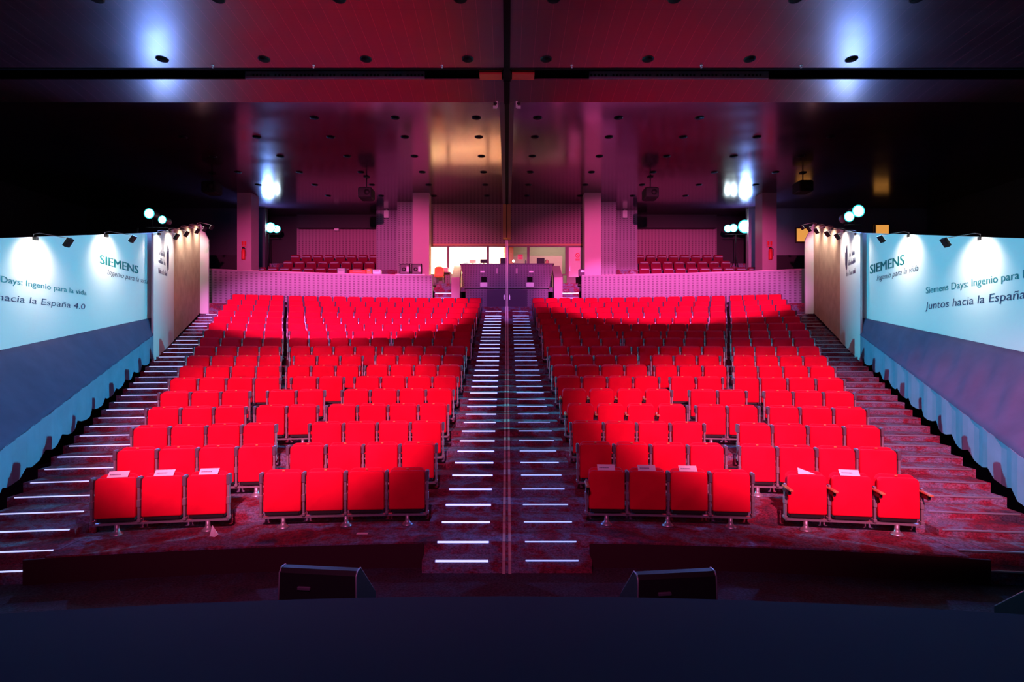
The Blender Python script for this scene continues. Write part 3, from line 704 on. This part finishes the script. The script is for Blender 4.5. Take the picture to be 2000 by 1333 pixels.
# control desk front
t = thing('control_desk', 'dark perforated control desk front with two doors below, at the top of the centre stairs', 'desk', (0, 24.0, ZW))
zt, zm = PZ(517, 24.2) - ZW, PZ(562, 23.7) - ZW
xa, xb = 1.98, 1.78
b = MB(); b.hexa([(-xb, -.3, zm), (xb, -.3, zm), (xb, .3, zm), (-xb, .3, zm), (-xa, .2, zt), (xa, .2, zt), (xa, .45, zt), (-xa, .45, zt)]); b.build('desk_front', M['booth'], t)
MB().box(-xa - .05, xa + .05, .15, .95, zt, zt + .04).build('desk_top', M['boothdoor'], t)
MB().box(-1.75, 1.75, -.1, .1, 0, zm).build('base_wall', M['booth'], t)
for sg in (-1, 1):
    d = MB().box(*sorted((sg * .03, sg * .86)), -.14, -.10, .02, zm - .06).build('door', M['boothdoor'], t)
    MB().box(*sorted((sg * .10, sg * .13)), -.19, -.14, .38, .58).build('handle', M['steel'], d)
    MB().box(*sorted((sg * .82, sg * 1.12)), -.42, -.32, zm + .02, zm + .20).build('junction_box', M['white'], t, label='pale grey junction box')
    MB().box(*sorted((sg * .85, sg * 1.08)), -.28, -.2, zm + .25, zm + .45).build('socket_recess', M['gap'], t)
    MB().box(*sorted((sg * .95, sg * 1.13)), .0, .06, zm + .68, zm + .74).build('label_plate', M['white'], t)
    MB().box(*sorted((sg * .38, sg * .46)), .0, .06, zm + .62, zm + .85).build('label_plate', M['smooth'], t)
MB().box(-xb, xb, -.33, -.29, zm - .02, zm + .02).build('edge_trim', M['arm'], t)
for sg in (-1, 1):
    sd = SIDE[sg]
    # end posts of the desk with sloping top, small stairs
    a, c = sorted((sg * 1.98, sg * 2.33))
    b = MB(); b.hexa([(a, 23.6, ZW), (c, 23.6, ZW), (c, 24.8, ZW), (a, 24.8, ZW), (a, 23.6, 5.45), (c, 23.6, 5.45), (c, 24.8, 6.1), (a, 24.8, 6.1)])
    struct('wall_post_%s' % sd, b, M['smooth'], 'sloping-topped low wall between the desk and the %s small stairs' % sd, 'wall')
    t = thing('small_stairs', 'short dark stairs climbing to the booth at the %s end of the desk' % sd, 'stairs', (sg * 2.73, 23.75, ZW))
    for k in range(5):
        s_ = MB().box(-.39, .39, k * .27, 1.6, k * .235, (k + 1) * .235).build('step', M['carpet'], t)
        if k < 4: MB().box(-.36, .36, k * .27 - .012, k * .27 + .02, (k + 1) * .235 - .03, (k + 1) * .235 + .005).build('nosing', M['nosing'] if (sg > 0) else M['stripC'], s_)  # left nosing glows to imitate a reflection
# things on and around the desk
dz = PZ(517, 24.2) + .04
def monitor(px, D, w_, h_, label, scr='black', rot=0.0):
    t = thing('monitor', label, 'monitor', (PX(px, D), D, dz), rot)
    MB().cbox(-w_ / 2, w_ / 2, -.02, .02, .06, .06 + h_, .005).build('screen', M[scr], t)
    MB().box(-.03, .03, -.01, .03, .0, .08).build('stand', M['black'], t); MB().box(-.1, .1, -.06, .08, .0, .012).build('foot', M['black'], t)
monitor(923, 24.5, .30, .16, 'small pale laptop screen on the left of the control desk', 'screen')
monitor(945, 24.5, .32, .17, 'small dark monitor on the desk left of the window mullion')
monitor(984, 24.6, .32, .24, 'dark monitor on the desk beside the centre pilaster')
monitor(1056, 24.6, .34, .24, 'dark monitor on the desk in front of the seated person')
t = thing('desk_lamp', 'little glowing lamp on the desk just right of centre', 'lamp', (PX(1003, 24.5), 24.5, dz))
MB().lathe([(.05, 0), (.05, .02), (.012, .03), (.012, .10)], 12).build('base', M['black'], t); MB().lathe([(.02, .09), (.055, .12), (.06, .15), (.03, .2), (.005, .21)], 12).build('lamp_shade', M['deskglow'], t)
t = thing('bottle', 'small dark bottle on the desk between lamp and monitor', 'bottle', (PX(1027, 24.5), 24.5, dz))
MB().lathe([(.035, 0), (.035, .14), (.014, .18), (.014, .22)], 12).build('body', M['arm'], t); MB().lathe([(.017, .215), (.017, .24)], 10).build('cap', M['white'], t)
t = thing('desk_phone', 'small dark telephone on the desk near its left end', 'phone', (PX(910, 24.5), 24.5, dz))
MB().hexa([(-.09, -.08, 0), (.09, -.08, 0), (.09, .08, 0), (-.09, .08, 0), (-.09, -.08, .03), (.09, -.08, .03), (.09, .08, .08), (-.09, .08, .08)]).build('body', M['black'], t); MB().tube([(-.09, .02, .09), (-.05, .02, .11), (.05, .02, .11), (.09, .02, .09)], .02, 8).build('handset', M['black'], t)
# person seated behind the desk
def person():
    x, y, z = PX(1068, 25.2), 25.2, 5.1
    v = [(0, 0, .50), (0, .02, .72), (0, .0, .96), (0, -.01, 1.04), (-.19, 0, .93), (.19, 0, .93), (-.24, -.10, .68), (.24, -.10, .68), (-.16, -.32, .70), (.16, -.32, .70),
         (-.1, -.02, .48), (.1, -.02, .48), (-.12, -.42, .48), (.12, -.42, .48), (-.12, -.40, .06), (.12, -.40, .06), (-.12, -.52, .03), (.12, -.52, .03), (0, -.02, 1.10)]
    e = [(0, 1), (1, 2), (2, 3), (3, 18), (2, 4), (2, 5), (4, 6), (5, 7), (6, 8), (7, 9), (0, 10), (0, 11), (10, 12), (11, 13), (12, 14), (13, 15), (14, 16), (15, 17)]
    r = [.15, .15, .13, .055, .075, .075, .048, .048, .034, .034, .09, .09, .065, .065, .045, .045, .04, .04, .05]
    me = bpy.data.meshes.new('person'); me.from_pydata(v, e, []); me.materials.append(M['shirt'])
    o = bpy.data.objects.new('person', me); C.objects.link(o); o.location = (x, y, z)
    tag(o, 'person in dark clothes seated behind the desk monitor, head turned to the hall', 'person')
    sk = o.modifiers.new('skin', 'SKIN'); sk.use_smooth_shade = True
    for i, s in enumerate(me.skin_vertices[0].data): s.radius = (r[i], r[i] * .8); s.use_root = (i == 0)
    o.modifiers.new('sub', 'SUBSURF').levels = 2; o.modifiers['sub'].render_levels = 2
    b = MB(); b.lathe([(.02, 1.075), (.055, 1.085), (.072, 1.12), (.082, 1.18), (.082, 1.23), (.068, 1.28), (.04, 1.305), (.008, 1.312)], 16)
    hv = []
    for a_ in b.v:
        yy = a_[1] * 1.15; hv.append((a_[0], yy - .03, a_[2]))
    b.v = hv
    b.add([(-.014, -.115, 1.20), (.014, -.115, 1.20), (.02, -.118, 1.165), (-.02, -.118, 1.165), (0, -.142, 1.168)], [(0, 1, 4), (1, 2, 4), (2, 3, 4), (3, 0, 4)])
    for sx in (-1, 1): b.lathe([(.004, -.01), (.026, -.004), (.026, .006), (.004, .01)], 8, (sx * .084, -.02, 1.19), 'x')
    hd = b.build('head', M['skin'], o)
    b = MB()
    for sx in (-1, 1): b.lathe([(.004, -.004), (.011, 0), (.004, .004)], 8, (sx * .03, -.118, 1.205), 'y')
    b.build('eyes', M['black'], hd); MB().box(-.026, .026, -.121, -.112, 1.128, 1.136).build('mouth', M['redbox'], hd)
    b = MB(); b.lathe([(.086, 1.20), (.090, 1.24), (.076, 1.29), (.045, 1.318), (.008, 1.326)], 16)
    b.v = [(q[0], q[1] * 1.1 - .012, q[2]) for q in b.v]; b.build('hair', M['hair'], o)
    for sx in (-1, 1):
        b = MB(); b.cbox(sx * .15 - .035, sx * .15 + .035, -.43, -.34, .69, .715, .008)
        for f_ in range(4): b.tube([(sx * .15 - .027 + f_ * .018, -.425, .705), (sx * .15 - .027 + f_ * .018, -.46, .700), (sx * .15 - .027 + f_ * .018, -.485 + abs(f_ - 1.5) * .008, .69)], [.009, .008, .007], 6)
        b.tube([(sx * .15 - sx * .03, -.37, .70), (sx * .15 - sx * .055, -.40, .695), (sx * .15 - sx * .058, -.43, .69)], [.010, .009, .008], 6)
        b.build('hand', M['skin'], o)
    t = thing('office_chair', 'dark office chair under the person behind the desk', 'chair', (x, y + .05, z))
    MB().cbox(-.24, .24, -.25, .22, .31, .37, .02).build('seat', M['black'], t); MB().cbox(-.22, .22, .19, .24, .5, .95, .02).build('backrest', M['black'], t)
    MB().lathe([(.28, 0), (.28, .03), (.04, .06), (.03, .31)], 10).build('base', M['black'], t)
person()
# left of the desk: orange chair, side table, flight cases on a white table
t = thing('plastic_chair', 'orange chair in front of the bright booth window at the left stairs', 'chair', (PX(857, 25.0), 25.0, 5.335))
MB().slab(rr(.42, .35, .78, .15, .04), -.02, .04, .1, .012).build('backrest', M['orange'], t); MB().cbox(-.2, .2, -.02, .4, .31, .36, .015).build('seat', M['orange'], t)
for u in (-.17, .17):
    for q in (.02, .36): MB().tube([(u, q, .31), (u * 1.1, q, 0)], .012, 6).build('leg', M['steel'], t)
t = thing('side_desk', 'dark desk edge with a small box in the bright window left of the control desk', 'desk', (PX(872, 25.6), 25.7, 5.1))
MB().box(-.45, .2, -.2, .25, .78, .82).build('desk_top', M['boothdoor'], t)
for u in (-.42, .17): MB().box(u - .02, u + .02, -.18, .22, 0, .78).build('leg', M['boothdoor'], t)
tag(MB().cbox(PX(866, 25.6), PX(875, 25.6), 25.6, 25.8, 5.92, 6.14, .01).build('equipment_box', M['smooth']), 'small pinkish box on the dark desk edge in the left window', 'box')
t = thing('folding_table', 'white topped table behind the left parapet under two flight cases', 'table', (PX(802, 23.8), 23.8, 5.1))
MB().box(-.62, .62, -.13, .15, .44, .50).build('tabletop', M['white'], t)
for u in (-.57, .57):
    for q in (-.10, .12): MB().box(u - .02, u + .02, q - .02, q + .02, 0, .44).build('leg', M['steel'], t)
def projector_case(px, D, z, label):
    t = thing('flight_case', label, 'case', (PX(px, D), D, z))
    MB().cbox(-.20, .20, -.10, .12, .0, .44, .02).build('body', M['arm'], t)
    b = MB()
    for u in (-.20, .20):
        for h in (0.025, .42): b.lathe([(.025, -.02), (.025, .04)], 8, (u, -.10, h), 'y')
        b.tube([(u, -.11, .02), (u, -.11, .42)], .014, 6)
    for h in (.02, .42): b.tube([(-.20, -.11, h), (.20, -.11, h)], .014, 6)
    b.build('edge_frame', M['black'], t)
    MB().lathe([(.08, -.115), (.085, -.10)], 20, (-.04, 0, .2), 'y').build('dial_ring', M['black'], t); MB().lathe([(.05, -.125), (.05, -.10)], 16, (-.04, 0, .2), 'y').build('dial', M['steel'], t)
    MB().box(.07, .17, -.11, -.095, .1, .32).build('side_plate', M['steel'], t)
projector_case(791.5, 23.8, 5.60, 'left of two dark flight cases with round dials on the white table')
projector_case(814.5, 23.8, 5.60, 'right of two dark flight cases with round dials on the white table')
# clutter on the left parapet
def lump(name, px, D, z, w_, h_, m, label, cat):
    t = thing(name, label, cat, (PX(px, D), D, z)); MB().cbox(-w_ / 2, w_ / 2, -.14, .14, 0, h_, .03).build('body', M[m], t)
    MB().cbox(-w_ * .3, w_ * .3, -.155, -.10, h_ * .55, h_ * .8, .01).build('latch', M['steel'], t)
lump('cable_case', 668, 23.35, 5.545, .34, .26, 'steel', 'small steel cased gadget at the left end of the clutter on the left parapet', 'case')
lump('red_bag', 700, 23.38, 5.545, .70, .18, 'redbox', 'long red bag lying on the left parapet', 'bag')
lump('tan_box', 722, 23.4, 5.545, .22, .24, 'gold', 'small tan box beside the red bag on the left parapet', 'box')
lump('white_box', 737, 23.42, 5.545, .34, .20, 'white', 'small white box at the right end of the clutter on the left parapet', 'box')
lump('black_monitor_box', 1137, 24.15, 5.545, .30, .32, 'boothdoor', 'dark grey box on the right parapet end below the glazed door', 'box')
# balcony seats
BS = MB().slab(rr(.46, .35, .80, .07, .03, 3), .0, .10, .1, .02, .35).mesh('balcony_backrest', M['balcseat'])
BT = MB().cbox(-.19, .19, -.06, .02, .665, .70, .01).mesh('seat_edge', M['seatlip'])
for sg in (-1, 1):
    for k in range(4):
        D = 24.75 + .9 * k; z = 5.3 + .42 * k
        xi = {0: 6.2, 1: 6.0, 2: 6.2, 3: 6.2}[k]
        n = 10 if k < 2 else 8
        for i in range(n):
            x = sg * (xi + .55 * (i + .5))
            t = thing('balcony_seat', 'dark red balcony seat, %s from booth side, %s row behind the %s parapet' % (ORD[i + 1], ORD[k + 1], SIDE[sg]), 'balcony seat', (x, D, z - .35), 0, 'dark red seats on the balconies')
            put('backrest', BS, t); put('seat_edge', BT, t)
# ------------------------------------------------------------------ ceiling
HA = ZC + 6.4
b = MB(); b.box(-20, 20, 14.9, 29, HA, HA + .15); struct('ceiling', b, M['ceilA'], 'glossy dark lacquered ceiling over the rear of the hall', 'ceiling')
def hc(y): return ZC + (6.275 - .06 * (y - 12.95) if y < 13.3 else 6.264 - .139 * (y - 13.38))
def slope(b, y0, y1, th=.12):
    b.hexa([(-20, y0, hc(y0)), (20, y0, hc(y0)), (20, y1, hc(y1)), (-20, y1, hc(y1)), (-20, y0, hc(y0) + th), (20, y0, hc(y0) + th), (20, y1, hc(y1) + th), (-20, y1, hc(y1) + th)])
b = MB(); slope(b, -6, 12.95); struct('ceiling_front', b, M['ceilC'], 'red-lit sloping lacquered ceiling over the front rows', 'ceiling')
b = MB(); slope(b, 13.38, 14.35); struct('ceiling_band', b, M['ceilC'], 'narrow red sloping ceiling band behind the dark slot', 'ceiling')
b = MB(); b.box(-20, 20, 14.3, 14.36, hc(14.3), HA + .2); b.box(-20, 20, 14.3, 15.0, HA + .15, HA + .3); struct('trim_5', b, M['ceilC'], 'upstand at the rear edge of the ceiling band', 'trim')
b = MB(); b.box(-20, 20, 12.9, 13.45, hc(13) + .35, hc(13) + .5); b.box(-20, 20, 12.86, 12.95, hc(13) + .0, hc(13) + .5); b.box(-20, 20, 13.38, 13.45, hc(13.4) + .02, hc(13) + .5); struct('ceiling_slot', b, M['gap'], 'dark recessed slot across the ceiling', 'ceiling')
for sg in (-1, 1):
    t = thing('lighting_bar', 'perforated steel bar inside the ceiling slot %s of the centre track' % SIDE[sg], 'rail', (0, 13.35, hc(13.38)))
    b = MB(); a, c = sorted((sg * 1.95, sg * 6.2)); b.box(a, c, -.01, .02, .0, .17); b.build('bar', M['barsteel'], t)
    b = MB()
    for i in range(48):
        if i % 6 == 5: continue
        x = sg * (2.0 + i * .087); b.box(x - .020, x + .020, -.016, -.008, .05, .10)
    b.build('slot_holes', M['gap'], t)
    t = thing('slot_end_block', 'block painted with orange light closing the ceiling slot just %s of the centre track' % SIDE[sg], 'block', (sg * .38, 13.2, hc(13.2)))
    MB().box(-.26, .26, -.12, .16, -.02, .34).build('body', M['redbox'], t)  # red colour stands in for orange light on the slot end panels
# centre track
b = MB(); 
for y0, y1 in ((0, 12.95), (13.38, 14.35)):
    b.hexa([(-.07, y0, hc(y0) - .05), (.07, y0, hc(y0) - .05), (.07, y1, hc(y1) - .05), (-.07, y1, hc(y1) - .05), (-.07, y0, hc(y0) + .02), (.07, y0, hc(y0) + .02), (.07, y1, hc(y1) + .02), (-.07, y1, hc(y1) + .02)])
b.box(-.09, .09, 12.9, 13.42, hc(13.2) - .03, hc(13.2) + .3)
struct('trim_6', b, M['gap'], 'black partition track down the middle of the front ceiling', 'trim')
b = MB(); b.box(-.19, .19, 14.36, 25.6, HA - .10, HA + .02); struct('trim_7', b, M['boothdoor'], 'dark channel down the middle of the rear ceiling', 'trim')
b = MB(); b.box(-.06, .06, 14.36, 25.6, HA - .115, HA - .09); struct('trim_8', b, M['gap'], 'black slot in the rear ceiling channel', 'trim')
for sg in (-1, 1):
    t = thing('track_bracket', 'small white bracket hanging %s of the ceiling track' % SIDE[sg], 'bracket', (sg * .25, 14.3, hc(14.3)))
    MB().box(-.022, .022, -.02, .02, -.16, .02).build('stem', M['white'], t); MB().box(*sorted((0, sg * .10)), -.03, .03, -.18, -.12).build('clip', M['white'], t); MB().box(*sorted((0, sg * .09)), -.03, .03, -.09, -.04).build('clip', M['black'], t)
# downlights
DLr = MB().lathe([(.13, -.012), (.13, 0.004)], 24).mesh('trim_ring', M['black']); DLb = MB().lathe([(.11, -.02), (.10, -.010)], 24).mesh('baffle', M['gap'])
rows = [(16.0, 10), (17.5, 10), (19.3, 10), (21.1, 10), (22.8, 10), (24.5, 9)]
for r, (D, n) in enumerate(rows):
    for sg in (-1, 1):
        for i in range(n // 2 if r else 3):
            x = sg * (.87 + 2.3 * i + (.12 * r if r else 0) * 0)
            if D > 23.5 and 3.2 < abs(x) < 4.3: continue
            t = thing('downlight', 'round dark downlight, %s %s of track, %s row of rear ceiling' % (ORD[i + 1], SIDE[sg], ORD[r + 1]), 'downlight', (x, D, HA), 0, 'downlights in the rear ceiling')
            put('trim_ring', DLr, t); put('baffle', DLb, t)
for r, D in enumerate((12.5, 10.5)):
    for sg in (-1, 1):
        for i in range(4):
            x = sg * (.87 + 2.26 * i)
            t = thing('downlight', 'round dark downlight in front ceiling, %s %s of track, %s' % (ORD[i + 1], SIDE[sg], ['beside the slot', 'far before the slot'][r]), 'downlight', (x, D, hc(D)), 0, 'downlights in the front ceiling')
            t.rotation_euler = (-math.atan(.06), 0, 0)
            put('trim_ring', DLr, t); put('baffle', DLb, t)
for px, lab in ((415, 'outer left'), (612, 'middle left'), (863, 'inner left'), (1117, 'inner right'), (1370, 'middle right'), (1565, 'outer right')):
    D = 12.75; t = thing('sprinkler', 'tiny white ceiling sprinkler before the slot, %s of six' % lab, 'sprinkler', (PX(px, D), D, hc(D)))
    MB().lathe([(.03, -.01), (.03, .0)], 12).build('plate', M['white'], t); MB().lathe([(.008, -.05), (.008, 0)], 8).build('stem', M['steel'], t); MB().lathe([(.02, -.055), (.02, -.05)], 10).build('deflector', M['white'], t)
# hanging projectors
def projector(px, py, D, label):
    x = PX(px, D); z = PZ(py, D)
    t = thing('ceiling_projector', label, 'projector', (x, D, z))
    MB().cbox(-.26, .26, -.30, .30, -.22, .20, .04).build('body', M['black'], t)
    MB().lathe([(.10, -.34), (.11, -.30), (.11, -.25)], 18, (.08, 0, 0), 'y').build('lens', M['black'], t)
    MB().tube([(0, 0, .2), (0, 0, HA - z)], .022, 8).build('pole', M['black'], t); MB().cbox(-.1, .1, -.1, .1, HA - z - .03, HA - z, .005).build('ceiling_plate', M['black'], t)
projector(716, 379, 21.7, 'black projector hanging on a pole left of the booth'); projector(1270, 379, 21.7, 'black projector hanging on a pole right of the booth')
projector(1568, 366, 21.2, 'black projector hanging over the right side gallery'); projector(414, 368, 21.2, 'black projector hanging in the dark over the left side gallery')
def device(px, py, D, label, h=.24):
    t = thing('wall_device', label, 'device', (PX(px, D), D, PZ(py, D))); MB().cbox(-.11, .11, -.10, .02, -h / 2, h / 2, .015).build('body', M['white'], t); MB().box(-.03, .03, -.03, .08, h / 2, h / 2 + .12).build('bracket', M['steel'], t)
device(755, 419, 27.1, 'small white speaker high on the stepped wall left of the booth', .36); device(1220, 419, 27.1, 'small white speaker high on the stepped wall right of the booth', .36)
device(658, 447, 28.4, 'white square box on the left balcony rear wall', .22); device(1316, 443, 28.4, 'white square box on the right balcony rear wall', .22)
# exit signs and extinguishers on the outer pillars
for sg in (-1, 1):
    sd = SIDE[sg]; X = sg * 11.19; Y = 24.0
    t = thing('exit_sign', 'small pale exit sign with a red figure mark on the %s outer pillar' % sd, 'sign', (X, Y, PZ(477, Y)))
    MB().box(-.13, .13, -.03, 0, -.15, .15).build('plate', M['smooth'], t)
    MB().box(-.10, -.02, -.036, -.028, -.08, .11).box(.02, .10, -.036, -.028, -.08, .11).box(-.10, .10, -.036, -.028, -.13, -.10).build('red_symbol', M['red'], t)
    t = thing('fire_extinguisher', 'red fire extinguisher hanging below the exit sign on the %s outer pillar' % sd, 'fire extinguisher', (X, Y - .09, PZ(508, Y)))
    MB().lathe([(.07, 0), (.078, .02), (.078, .38), (.05, .45), (.02, .47)], 16).build('cylinder', M['red'], t); MB().cbox(-.05, .05, -.02, .02, .46, .53, .008).build('valve', M['black'], t)
    MB().tube([(.03, 0, .49), (.11, -.01, .46), (.11, -.01, .15)], .012, 6).build('hose', M['black'], t); MB().box(-.05, .05, .06, .09, .2, .3).build('bracket', M['steel'], t)
# ------------------------------------------------------------------ blue stage lamps on stands
def lampstand(base, heads, label, zf):
    x, y = base
    t = thing('spotlight_stand', label, 'stage light', (x, y, zf))
    top = sum(h[2] for h in heads) / len(heads) - zf - .32
    MB().tube([(0, 0, .25), (0, 0, top)], .022, 8).build('mast', M['black'], t)
    for k in range(3):
        a = 2 * PI * k / 3 + .5; MB().tube([(0, 0, .75), (.26 * math.cos(a), .26 * math.sin(a), 0.012)], .014, 6).build('leg', M['black'], t)
    hx = [h[0] - x for h in heads]
    MB().tube([(min(hx) - .12, 0, top), (max(hx) + .12, 0, top)], .02, 8).build('crossbar', M['black'], t)
    for X, Y, Z, r in heads:
        c = (X - x, Y - y, Z - zf)
        h = MB().lathe([(r * .55, .34), (r * 1.1, .25), (r * 1.18, .02), (r * 1.18, -.02)], 22, c, 'y').build('lamp_head', M['blackgloss'], t)
        MB().lathe([(r, -.035), (r, -.015)], 22, c, 'y').build('lens', M['lampface'], h)
        b = MB(); ringm(b, c[0], c[1] - .045, c[2], r * 1.0, r * 1.24, 24); b.build('halo_ring', M['lampcyan'], h)
        MB().tube([(c[0], c[1] + .12, top), (c[0], c[1] + .12, c[2] - r)], .014, 6).build('yoke', M['black'], t)
    return t
def H(px, py, D, r): q = P(px, py, D); return (q[0], q[1], q[2], r)
for sg in (-1, 1):
    b = MB(); b.box(*sorted((sg * 10.35, sg * 20)), 5, 21.6, 0, 2.0); struct('floor_side_' + SIDE[sg], b, M['fascia'], 'dark floor behind the %s display wall' % SIDE[sg], 'floor')
lampstand((-10.75, 16.4), [H(293, 418, 16.4, .12), H(318.5, 430, 16.4, .095)], 'stand with two glaring blue-white spotlights above the left display wall', 2.0)
lampstand((10.72, 16.4), [H(1657, 424, 16.4, .12), H(1675, 413, 16.4, .145)], 'stand with two glaring blue-white spotlights above the right display wall', 2.0)
lampstand((PX(525, 27.0), 27.0), [H(513, 442, 27, .19), H(529, 445, 27, .20), H(541, 448, 27, .15)], 'stand with three blue-white spotlights at the back of the left balcony', 6.14)
lampstand((PX(1437, 27.0), 27.0), [H(1421, 447, 27, .15), H(1432, 446, 27, .16), H(1454, 443, 27, .26)], 'stand with three blue-white spotlights at the back of the right balcony', 6.14)
